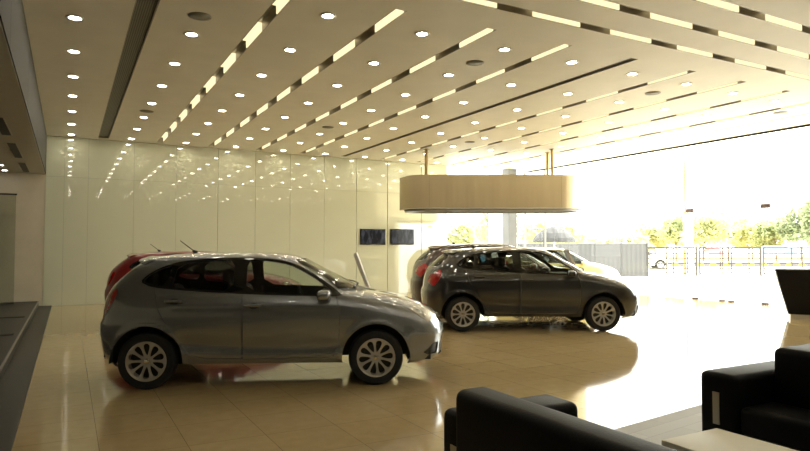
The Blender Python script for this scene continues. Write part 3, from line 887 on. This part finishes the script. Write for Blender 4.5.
# --- interior
o = rbox('dashboard', .58, .98, -.66, .66, .72, .985, .05, INT); store('dashboard', o)
s = MB()
for i in range(28):
    a = 2 * PI * i / 28; b = 2 * PI * (i + 1) / 28
    f = lambda t: (.40 - .06 * math.sin(t), -.36 + .18 * math.cos(t), .90 + .165 * math.sin(t))
    s.tube(f(a), f(b), .014, 6, caps=False)
s.tube((.40, -.36, .90), (.62, -.36, .84), .03, 8); s.tube((.40, -.53, .90), (.40, -.19, .90), .014, 6); s.tube((.40, -.36, .90), (.455, -.36, .74), .014, 6)
STORE['steering_wheel'] = s.mesh('steering_wheel', INT, True, True)
def seat(name, w):
    bm_o = []
    a = rbox('a', -.20, .30, -w, w, .38, .54, .05, M['seat'])
    b = rbox('b', -.34, -.18, -w, w, .46, 1.06, .06, M['seat'], fn=lambda c: Vector((c.x - (c.z - .5) * .22, c.y * (1 - .18 * max(0, c.z - .6)), c.z)))
    s = MB()
    for o in (a, b):
        s.add([v.co.copy() for v in o.data.vertices], [tuple(p.vertices) for p in o.data.polygons]); bpy.data.objects.remove(o)
    s.box(-.3, .26, -w + .08, w - .08, .28, .40)
    return s.mesh(name, M['seat'], True, True, .7)
STORE['front_seat'] = seat('front_seat', .24); STORE['rear_bench'] = seat('rear_bench', .60)
o = rbox('headrest', -.49, -.39, -.13, .13, 1.10, 1.27, .04, M['seat']); 
hm = o.data.copy(); bpy.data.objects.remove(o)
s = MB(); s.add([v.co.copy() for v in hm.vertices], [tuple(p.vertices) for p in hm.polygons])
for y in (-.06, .06): s.tube((-.43, y, 1.02), (-.44, y, 1.13), .008, 6)
STORE['headrest'] = s.mesh('headrest', M['seat'], True, True, .7)
# --- spoiler, antenna, handles, mirrors, wipers, grille bar
s = MB(); n = 18; sec = []
for i in range(n + 1):
    y = -.54 + 1.08 * i / n; k = abs(y / .54); xe = -1.515 + .15 * k ** 2.5; dz = -.035 * k ** 2.2
    sec.append([(-1.16, y, 1.428 + dz - .004), (min(-1.28, xe + .10), y, 1.418 + dz), (xe + .01, y, 1.388 + dz), (xe, y, 1.378 + dz), (xe + .012, y, 1.362 + dz), (xe + .09, y, 1.368 + dz), (-1.16, y, 1.39 + dz)])
k = 7; vs = [p for q in sec for p in q]
fs = [(i * k + a, i * k + (a + 1) % k, (i + 1) * k + (a + 1) % k, (i + 1) * k + a) for i in range(n) for a in range(k)] + [tuple(range(k)), tuple(range(n * k, n * k + k))]
STORE['spoiler'] = s.add(vs, fs).mesh('spoiler', P0, True, True, .6)
s = MB().tube((-.90, 0, 1.45), (-.95, 0, 1.478), .028, 12, .016).tube((-.93, 0, 1.47), (-1.10, 0, 1.60), .0065, 8, .005)
STORE['antenna'] = s.mesh('antenna', M['black_trim'], True, True, .7)
for nm, sd in (('l', 1), ('r', -1)):
    # handle: grip bar standing off the skin on two feet
    z = .888
    yb_ = surf(*s_pt(-.10, z)).y
    o = rbox('g', -.10, .085, yb_ + .014, yb_ + .036, z - .014, z + .016, .009, P0)
    s = MB(); s.add([(v.co.x, sd * v.co.y, v.co.z) for v in o.data.vertices], [tuple(p.vertices) for p in o.data.polygons]); bpy.data.objects.remove(o)
    for x in (-.085, .065): s.box(x - .012, x + .012, min(sd * (yb_ - .02), sd * (yb_ + .02)), max(sd * (yb_ - .02), sd * (yb_ + .02)), z - .01, z + .012)
    n = 16
    s.add([(0.0 + .055 * math.cos(2 * PI * i / n), sd * (yb_ + .004), z - .004 + .03 * math.sin(2 * PI * i / n)) for i in range(n)], [tuple(range(n))], 1)
    STORE['handle_' + nm] = s.mesh('handle', [P0, M['dark']], True, True, .7)
    # mirror
    def shp(c):
        t = (c.y - .80) / .24
        return Vector((c.x - .05 * max(0, t) ** 2, sd * c.y, .995 + (c.z - .995) * (1 - .25 * max(0, t) ** 2)))
    o = rbox('m', .60, .735, .80, 1.0, .94, 1.06, .045, P0, None, 4, shp)
    s = MB(); s.add([v.co.copy() for v in o.data.vertices], [tuple(p.vertices) for p in o.data.polygons]); bpy.data.objects.remove(o)
    s.box(.66, .72, min(sd * .74, sd * .86), max(sd * .74, sd * .86), .955, .985, 1)
    STORE['mirror_' + nm] = s.mesh('mirror', [P0, M['black_trim']], True, True, .7)
    s = MB().box(.592, .60, min(sd * .835, sd * .965), max(sd * .835, sd * .965), .96, 1.035)
    STORE['mirror_glass_' + nm] = s.mesh('mirror_glass', M['chrome'])
for nm, y0, y1 in (('l', .12, .62), ('r', -.50, .02)):
    p = []
    for t in range(7):
        y = y0 + (y1 - y0) * t / 6; z = 1.055 + .02 * (t / 6); u, v = e_pt(abs(y), z, True); q = surf(u, v); nn = nrm((u, v)) * sgn
        p.append(Vector((q.x + abs(nn.x) * .022, y, q.z + nn.z * .022)))
    s = MB()
    for a, b in zip(p[:-1], p[1:]): s.tube(a, b, .009, 6)
    s.tube((xf(1.02) - .12, y0 + .03, 1.02), p[0], .012, 6)
    STORE['wiper_' + nm] = s.mesh('wiper', M['black_trim'])
s = MB(); p = []
for i in range(13):
    y = -.42 + .84 * i / 12; u, v = e_pt(abs(y), .69 + .02 * abs(y), True); q = surf(u, v); p.append(Vector((q.x + .004, y, q.z)))
for a, b in zip(p[:-1], p[1:]): s.tube(a, b, .014, 8)
STORE['grille_bar'] = s.mesh('grille_bar', M['chrome'], True, True, .7)

def car_at(name, label, px_rear, px_front, pname, k=1.0, kz=None):
    """place a car by the ground contacts of its two near wheels (picture column, distance)"""
    a = at(*px_rear); b = at(*px_front); d = (b - a).normalized(); n = Vector((d.y, -d.x, 0)); c = (a + b) / 2 - n * .76 * k
    return build_car(name, label, (c.x, c.y, 0), math.atan2(d.y, d.x), (k, k, kz or k), pname)
def dep_of(y): return 621 * H / (y - 249)
car_at('hatchback', 'silver grey five-door hatchback parked in the foreground, nearest car to camera', (150, dep_of(387.4)), (376, dep_of(382.7)), 'silver')
car_at('hatchback', 'dark grey five-door hatchback parked under the hanging metal drum', (462.2, dep_of(331.0)), (601.5, dep_of(330.4)), 'dark', 1.05)
car_at('hatchback', 'bright red hatchback mostly hidden behind the silver grey car', (134, dep_of(326.5)), (264, dep_of(324)), 'red')
car_at('hatchback', 'maroon hatchback half hidden behind the dark grey car', (443, dep_of(315.8)), (559, dep_of(315.2)), 'maroon', 1.06, 1.115)
car_at('hatchback', 'pale yellow car beside the sunny glass front, behind dark car nose', (520, dep_of(296.8)), (600, dep_of(296.2)), 'yellow', 1.05)
car_at('hatchback', 'light blue car outside, glimpsed through the dark car side window', (488, 30), (534, 29.7), 'blue', 1.05)
car_at('hatchback', 'white car on the road beyond the left panel of the railing', (625, 47), (659, 46.7), 'white', 1.05)

# ------------------------------------------------------------------ display boards standing beside the cars
def display_board(px, depth, ztop, lean, label):
    p = at(px, depth)
    o = empty('display_board', p, -YAW, label, 'display board', 'leaning display boards beside the cars')
    rot = Matrix.Rotation(-lean, 4, 'Y')
    L = ztop / math.cos(lean)
    s = MB(); s.box(-.022, .022, -.12, .15, .05, L, mat=rot); s.build('panel', M['board'], o)
    s = MB(); s.box(-.028, -.022, -.12, .15, L - .34, L - .02, mat=rot); s.build('notice_face', M['board_edge'], o)
    MB().box(-.16, .16, -.12, .15, 0, .02).box(-.03, .03, -.05, .10, .02, .12).build('base', M['steel'], o)
    return o
bp = at(355, 9.0); 
def board_px(px_top, depth, ztop, lean): return px_top + 621 / depth * ztop * math.tan(lean)
display_board(board_px(355.5, 9.05, 1.44, .36), 9.05, 1.44, .36, 'pale leaning display board seen edge-on behind the silver car bonnet')
display_board(board_px(566, 13.55, 1.49, .42), 13.55, 1.49, .42, 'pale leaning display board seen edge-on behind the dark car bonnet')

# ------------------------------------------------------------------ lounge corner
rug = tag(MB().box(-1.6, 6.5, -2.6, .0, 0, .012).build('rug', M['rug']), 'grey plank-patterned floor mat under the black sofas', 'rug')
rug.location = (3.6, 3.68, 0); rug.rotation_euler = (0, 0, math.radians(8))
def sofa(name, x0, face, y1, length, label, a0=0., bt=.22, D=.90):
    """x0 = outer back plane, face = +1 seat looks to +x"""
    o = empty(name, (x0, y1, .012), 0, label, 'sofa', 'black leather sofas in the lounge corner')
    def bx(nm, a, b, y0, y1_, z0, z1, r, mat):
        xa, xb = (a, b) if face > 0 else (-b, -a)
        return rbox(nm, xa, xb, y0, y1_, z0, z1, r, mat, o, 4)
    bx('base', .04, D - .06, -length + .05, -.05, .06, .24, .02, M['leather'])
    bx('arm', a0, D, -.28, 0, .05, .63, .045, M['leather'])
    bx('arm', a0, D, -length, -length + .28, .05, .60, .045, M['leather'])
    bx('backrest', .02, bt, -length + .285, -.285, .07, .80, .05, M['leather'])
    h = (length - .57) / 2
    for k in range(2):
        bx('seat_cushion', bt + .005, D - .01, -.285 - h * (k + 1) + .003, -.285 - h * k - .003, .245, .43, .04, M['leather'])
    for fx in (.06, D - .1):
        for fy in (-length + .05, -.11):
            xa, xb = (fx, fx + .05) if face > 0 else (-fx - .05, -fx)
            MB().box(xa, xb, fy, fy + .05, 0, .055).build('foot', M['plate'], o)
    return o
s1 = sofa('sofa', 1.665, 1, 2.90, 2.15, 'black leather sofa seen from behind in the bottom centre', .13, .22, .88)
t_ = MB().box(.126, .13, -.17, -.10, .22, .46).build('arm_plate', M['plate'], s1); t_['label'] = 'brushed metal plate'
s2 = sofa('sofa', 4.86, -1, 2.92, 2.15, 'black leather sofa facing the white table at right', 0., .50)
t_ = MB().box(-.904, -.90, -.16, -.11, .28, .50).build('arm_plate', M['plate'], s2); t_['label'] = 'brushed metal plate'
tb = empty('coffee_table', (3.215, 1.83, .012), 0, 'low cream coffee table between the two black sofas', 'table')
rbox('tabletop', -.245, .245, -.62, .605, .345, .41, .006, M['table'], tb, 2)
for x in (-.2, .16):
    for y in (-.57, .52): MB().box(x, x + .04, y, y + .04, 0, .345).build('leg', M['steel'], tb)

# ------------------------------------------------------------------ reception desk
dk = empty('reception_desk', at(783.5, 13.35), -YAW - math.radians(29), 'black reception desk flaring outward with a pale plinth at right edge', 'desk')
def frustum(x0, x1, y0, y1, z0, X0, X1, Yf, Yb, z1):
    return [(x0, y0, z0), (x1, y0, z0), (x1, y1, z0), (x0, y1, z0), (X0, Yf, z1), (X1, Yf, z1), (X1, Yb, z1), (X0, Yb, z1)]
BF = [(0, 3, 2, 1), (4, 5, 6, 7), (0, 1, 5, 4), (1, 2, 6, 5), (2, 3, 7, 6), (3, 0, 4, 7)]
MB().add(frustum(.06, 2.5, 0, .75, .11, -.12, 2.7, -.22, .9, .82), BF).add(frustum(-.12, 2.7, -.22, .9, .82, -.17, 2.75, -.25, .95, 1.06), BF).build('front_panel', M['desk'], dk)
MB().box(.09, 2.47, .03, .72, 0, .11).build('plinth', M['desk_top'], dk)
rbox('worktop', -.175, 2.755, -.255, .955, 1.061, 1.085, .006, M['desk_top'], dk, 2)

# ------------------------------------------------------------------ outside
struct(MB().box(15.0, 15.55, 20.0, 20.5, -.02, 6).build('pillar', M['white_paint']))
VR = Vector((math.cos(YAW), -math.sin(YAW), 0))
# dry ground and kerb beyond the drive
e = MB().box(-40, 90, 4.0, 120, -.015, -.008).build('ground_beyond', M['earth']); e.location = at(700, 54); e.rotation_euler = (0, 0, -YAW); struct(e)
kb = empty('kerb', at(640, 54.0), -YAW, 'black and yellow painted kerb along the far road', 'kerb')
MB().box(0, 26, 0, .3, -.02, .36).build('painted_face', M['kerb'], kb)
MB().box(0, 26, .02, .3, .36, .4).build('kerb_top', M['white_paint'], kb)
# grey sheet fence
p0 = at(518, 34); fe = empty('sheet_fence', p0, -YAW, 'grey sheet metal fence with posts behind the yellow car', 'fence')
W = (647 - 518) / 621 * 34
n = 5
for k in range(n):
    MB().box(W * k / n + .03, W * (k + 1) / n - .03, 0, .03, .0, 1.80).build('sheet_panel', M['sheet'], fe)
for k in range(n + 1):
    MB().box(W * k / n - .03, W * k / n + .03, -.03, .05, -.02, 1.86).build('post', M['rail'] if k == n else M['sheet'], fe)
# steel railing in three panels
def railing(px0, px1, depth, label):
    p = at(px0, depth); L = (px1 - px0) / 621 * depth
    o = empty('railing', p, -YAW, label, 'railing', 'steel railing panels by the road')
    MB().box(0, .07, -.03, .03, -.02, 1.62).box(L - .1, L, -.03, .03, -.02, 1.62).box(.07, L - .1, -.03, .03, 1.51, 1.62).box(.07, L - .1, -.03, .03, .10, .18).build('frame', M['rail'], o)
    for z in (.42, .70, .98, 1.26):
        MB().box(.07, L - .07, -.015, .015, z - .035, z + .035).build('rail_bar', M['rail'], o)
    for t in (.38, .52, .80):
        MB().box(L * t - .03, L * t + .03, -.02, .02, .18, 1.53).build('upright', M['rail'], o)
railing(647, 697, 35, 'dark steel railing panel by the road, left of three')
railing(698.5, 761, 35, 'dark steel railing panel by the road, middle of three')
railing(762.5, 838, 35, 'dark steel railing panel by the road, above the black desk')
o = empty('gate_stop', at(644.5, 34.6), -YAW, 'white block at the left foot of the railing', 'block')
rbox('block', -.18, .18, -.15, .15, -.02, .42, .03, M['white_paint'], o)
tag(MB().tube((0, 0, -.02), (0, 0, 1.45), .06, 10).build('marker_post', M['orange'], loc=at(684.5, 36)), 'thin orange post behind the left railing panel', 'post')
o = empty('lamp_post', at(688.5, 42), -YAW, 'tall lamp post on a white pillar beyond the railing', 'lamp post')
MB().box(-.24, .24, -.24, .24, -.02, 3.9).build('pillar_base', M['white_paint'], o)
MB().tube((-.2, 0, 3.9), (-.2, 0, 8.0), .07, 10, .05).build('pole', M['orange'], o)
MB().box(-.25, .9, -.05, .05, 7.95, 8.02).box(.7, 1.2, -.12, .12, 7.88, 7.98).build('lamp_arm', M['white_paint'], o)
# parasol
o = empty('parasol', at(554, 28), -YAW, 'grey domed parasol outside beyond the glass', 'parasol')
s = MB(); prof = [(.01, 2.52), (.25, 2.49), (.48, 2.38), (.74, 2.20), (.92, 1.98), (.95, 1.80), (.92, 1.805), (.89, 1.97), (.71, 2.18)]
s.lathe(prof, 16); s.build('canopy', M['canopy'], o, smooth=False)
MB().tube((0, 0, -.02), (0, 0, 2.55), .03, 8).build('pole', M['white_paint'], o)
MB().lathe([(0, -.02), (.3, -.02), (.3, .08), (0, .08)], 16).build('base', M['steel'], o)
for k in range(8):
    t = 2 * PI * k / 8; MB().tube((.05 * math.cos(t), .05 * math.sin(t), 2.3), (.64 * math.cos(t), .64 * math.sin(t), 2.16), .012, 5).build('rib', M['steel'], o)
# trees
def foliage(name, n, sx, sz, leaf, seed):
    rnd = random.Random(seed); s = MB()
    blobs = [(rnd.uniform(-.6, .6), rnd.uniform(-.6, .6), rnd.uniform(-.45, .6), rnd.uniform(.3, .52)) for _ in range(14)]
    for _ in range(n):
        bx, by, bz, br = rnd.choice(blobs)
        d = Vector((rnd.gauss(0, 1), rnd.gauss(0, 1), rnd.gauss(0, 1))).normalized() * br * rnd.uniform(.6, 1.05)
        c = Vector(((bx + d.x) * sx, (by + d.y) * sx, (bz + d.z) * sz))
        a = Vector((rnd.gauss(0, 1), rnd.gauss(0, 1), rnd.gauss(0, 1))).normalized(); b = a.orthogonal().normalized()
        k = leaf * rnd.uniform(.6, 1.3)
        s.add([c - a * k, c + b * k * .5, c + a * k, c - b * k * .5], [(0, 1, 2, 3)])
    return s
LEAFM = {}
for key, mat in (('a', 'leaf'), ('b', 'leaf2'), ('c', 'leaf3')):
    LEAFM[key] = foliage('foliage', 2200, 1., 1., .11, ord(key)).mesh('foliage', M[mat], False, False)
TRUNK = MB().tube((0, 0, 0), (.03, .02, .9), .085, 8, .05).tube((.03, .02, .8), (.3, .1, 1.3), .04, 6, .02).tube((.03, .02, .8), (-.25, -.1, 1.25), .04, 6, .02).mesh('trunk', M['bark'], True, True, .7)
def tree(px, depth, ztop, width, key, label, group):
    p = at(px, depth); o = empty('tree', (p.x, p.y, -.05), random.uniform(0, 6), label, 'tree', group)
    R = width / 2; hz = max(.8, ztop * .36)
    f = link('foliage', LEAFM[key], o, (0, 0, ztop - hz * 1.05)); f.scale = (R, R, hz)
    t = link('trunk', TRUNK, o); t.scale = (1.2, 1.2, (ztop - hz * .9) / 1.25)
G = 'trees beyond the railing'
for px, d, zt, w, k, lb in (
    (655, 76, 5.0, 5.5, 'b', 'pale bushy tree just left of the lamp post, beyond railing'), (676, 68, 5.6, 4.5, 'a', 'green tree directly behind the white lamp pillar'),
    (703, 60, 5.4, 5.0, 'b', 'pale tree right of the lamp post'), (728, 81, 5.5, 6.0, 'a', 'green tree above the middle railing panel'),
    (752, 73, 5.0, 6.0, 'b', 'pale tree above the right end of middle railing panel'), (776, 66, 4.9, 5.0, 'a', 'low green tree left of the large dark tree'),
    (801, 57.5, 5.7, 4.6, 'c', 'large dark green tree at right edge above the desk'), (824, 50, 5.8, 3.4, 'c', 'dark tree cut by the right picture edge')):
    tree(px, d, zt, w, k, lb, G)
G = 'trees behind the back glass'
for px, d, zt, w, k, lb in (
    (461, 44, 4.0, 3.4, 'b', 'yellow-green tree behind glass, farthest left beside white wall'), (480, 51, 4.4, 3.2, 'b', 'yellow-green tree behind glass, above the maroon car roof'),
    (495, 40, 4.6, 2.8, 'a', 'green tree just left of the grey column'), (536, 46, 4.2, 3.4, 'b', 'yellow-green tree behind the parasol, left'),
    (566, 50, 4.2, 3.6, 'b', 'yellow-green tree behind the parasol, right'), (590, 56, 3.0, 4.6, 'b', 'low pale bush above the grey sheet fence'), (632, 62, 3.4, 5.0, 'b', 'pale bush at the right end of grey sheet fence')):
    tree(px, d, zt, w, k, lb, G)
for px, d, zt, lb in ((603, 44, 4.5, 'small palm tree behind the sheet fence, left one'), (625, 43, 3.8, 'small palm tree behind the sheet fence, right one')):
    o = empty('palm_tree', at(px, d), 0, lb, 'palm tree', 'palms behind the sheet fence')
    MB().tube((0, 0, -.05), (.05, 0, zt - .5), .12, 8, .08).build('trunk', M['white_paint'], o, smooth=True, angle=.7)
    for k in range(11):
        t = 2 * PI * k / 11 + .2; L = random.uniform(.9, 1.3); s = MB(); up = random.uniform(.2, .7)
        P = [Vector((.05 + L * q * math.cos(t), L * q * math.sin(t), zt - .5 + up * q * 1.4 - 1.1 * q * q)) for q in (0, .25, .5, .75, 1)]
        side = Vector((-math.sin(t), math.cos(t), -.25))
        W_ = (.03, .16, .19, .14, .01); vs = []
        for q, wv in zip(P, W_): vs += [q + side * wv, q + Vector((0, 0, .03)), q - Vector((side.x, side.y, -side.z)) * wv]
        s.add(vs, [f for i in range(4) for f in ((3 * i, 3 * i + 1, 3 * i + 4, 3 * i + 3), (3 * i + 1, 3 * i + 2, 3 * i + 5, 3 * i + 4))])
        s.build('frond', M['leaf2'], o, fix=False)
# far stalls behind the kerb
for px, mat, w, h, lb in ((774, 'blue', 1.7, 1.35, 'pale blue cloth canopy beyond the railing near the desk'), (712, 'pink', .7, 1.25, 'small pink cloth canopy beyond the middle railing panel')):
    o = empty('cloth_canopy', at(px, 60), -YAW, lb, 'canopy', 'cloth canopies beyond the road')
    s = MB(); s.add([(-w, -.8, h), (w, -.8, h), (w, .8, h), (-w, .8, h), (-w * .6, 0, h + .45), (w * .6, 0, h + .45)], [(0, 1, 5, 4), (1, 2, 5), (2, 3, 4, 5), (3, 0, 4)])
    s.add([(-w, -.81, h - .35), (w, -.81, h - .35), (w, -.81, h), (-w, -.81, h)], [(0, 1, 2, 3)])
    s.build('cloth', M[mat], o, fix=False)
    for x in (-w, w):
        for y in (-.8, .8): MB().tube((x, y, -.01), (x, y, h), .03, 6).build('pole', M['steel'], o)

# ------------------------------------------------------------------ daylight
wld = bpy.data.worlds.new('sky'); sc.world = wld; wld.use_nodes = True
nt = wld.node_tree; nt.nodes.clear()
out = nt.nodes.new('ShaderNodeOutputWorld'); bg = nt.nodes.new('ShaderNodeBackground')
bg.inputs['Color'].default_value = (1., .99, .89, 1); bg.inputs['Strength'].default_value = 5.2
nt.links.new(bg.outputs[0], out.inputs['Surface'])
sd = bpy.data.lights.new('sun', 'SUN'); so = bpy.data.objects.new('sun', sd); col.objects.link(so)
sd.energy = 5.5; sd.angle = .02; sd.color = (1, .95, .85)
dirv = Vector((-.85, -.15, -1.15)); so.rotation_euler = dirv.to_track_quat('-Z', 'Y').to_euler()

vs_ = sc.view_settings
sc.display_settings.display_device = 'sRGB'
vs_.view_transform = 'Standard'; vs_.look = 'None'; vs_.gamma = 1; vs_.use_curve_mapping = False; vs_.exposure = .68
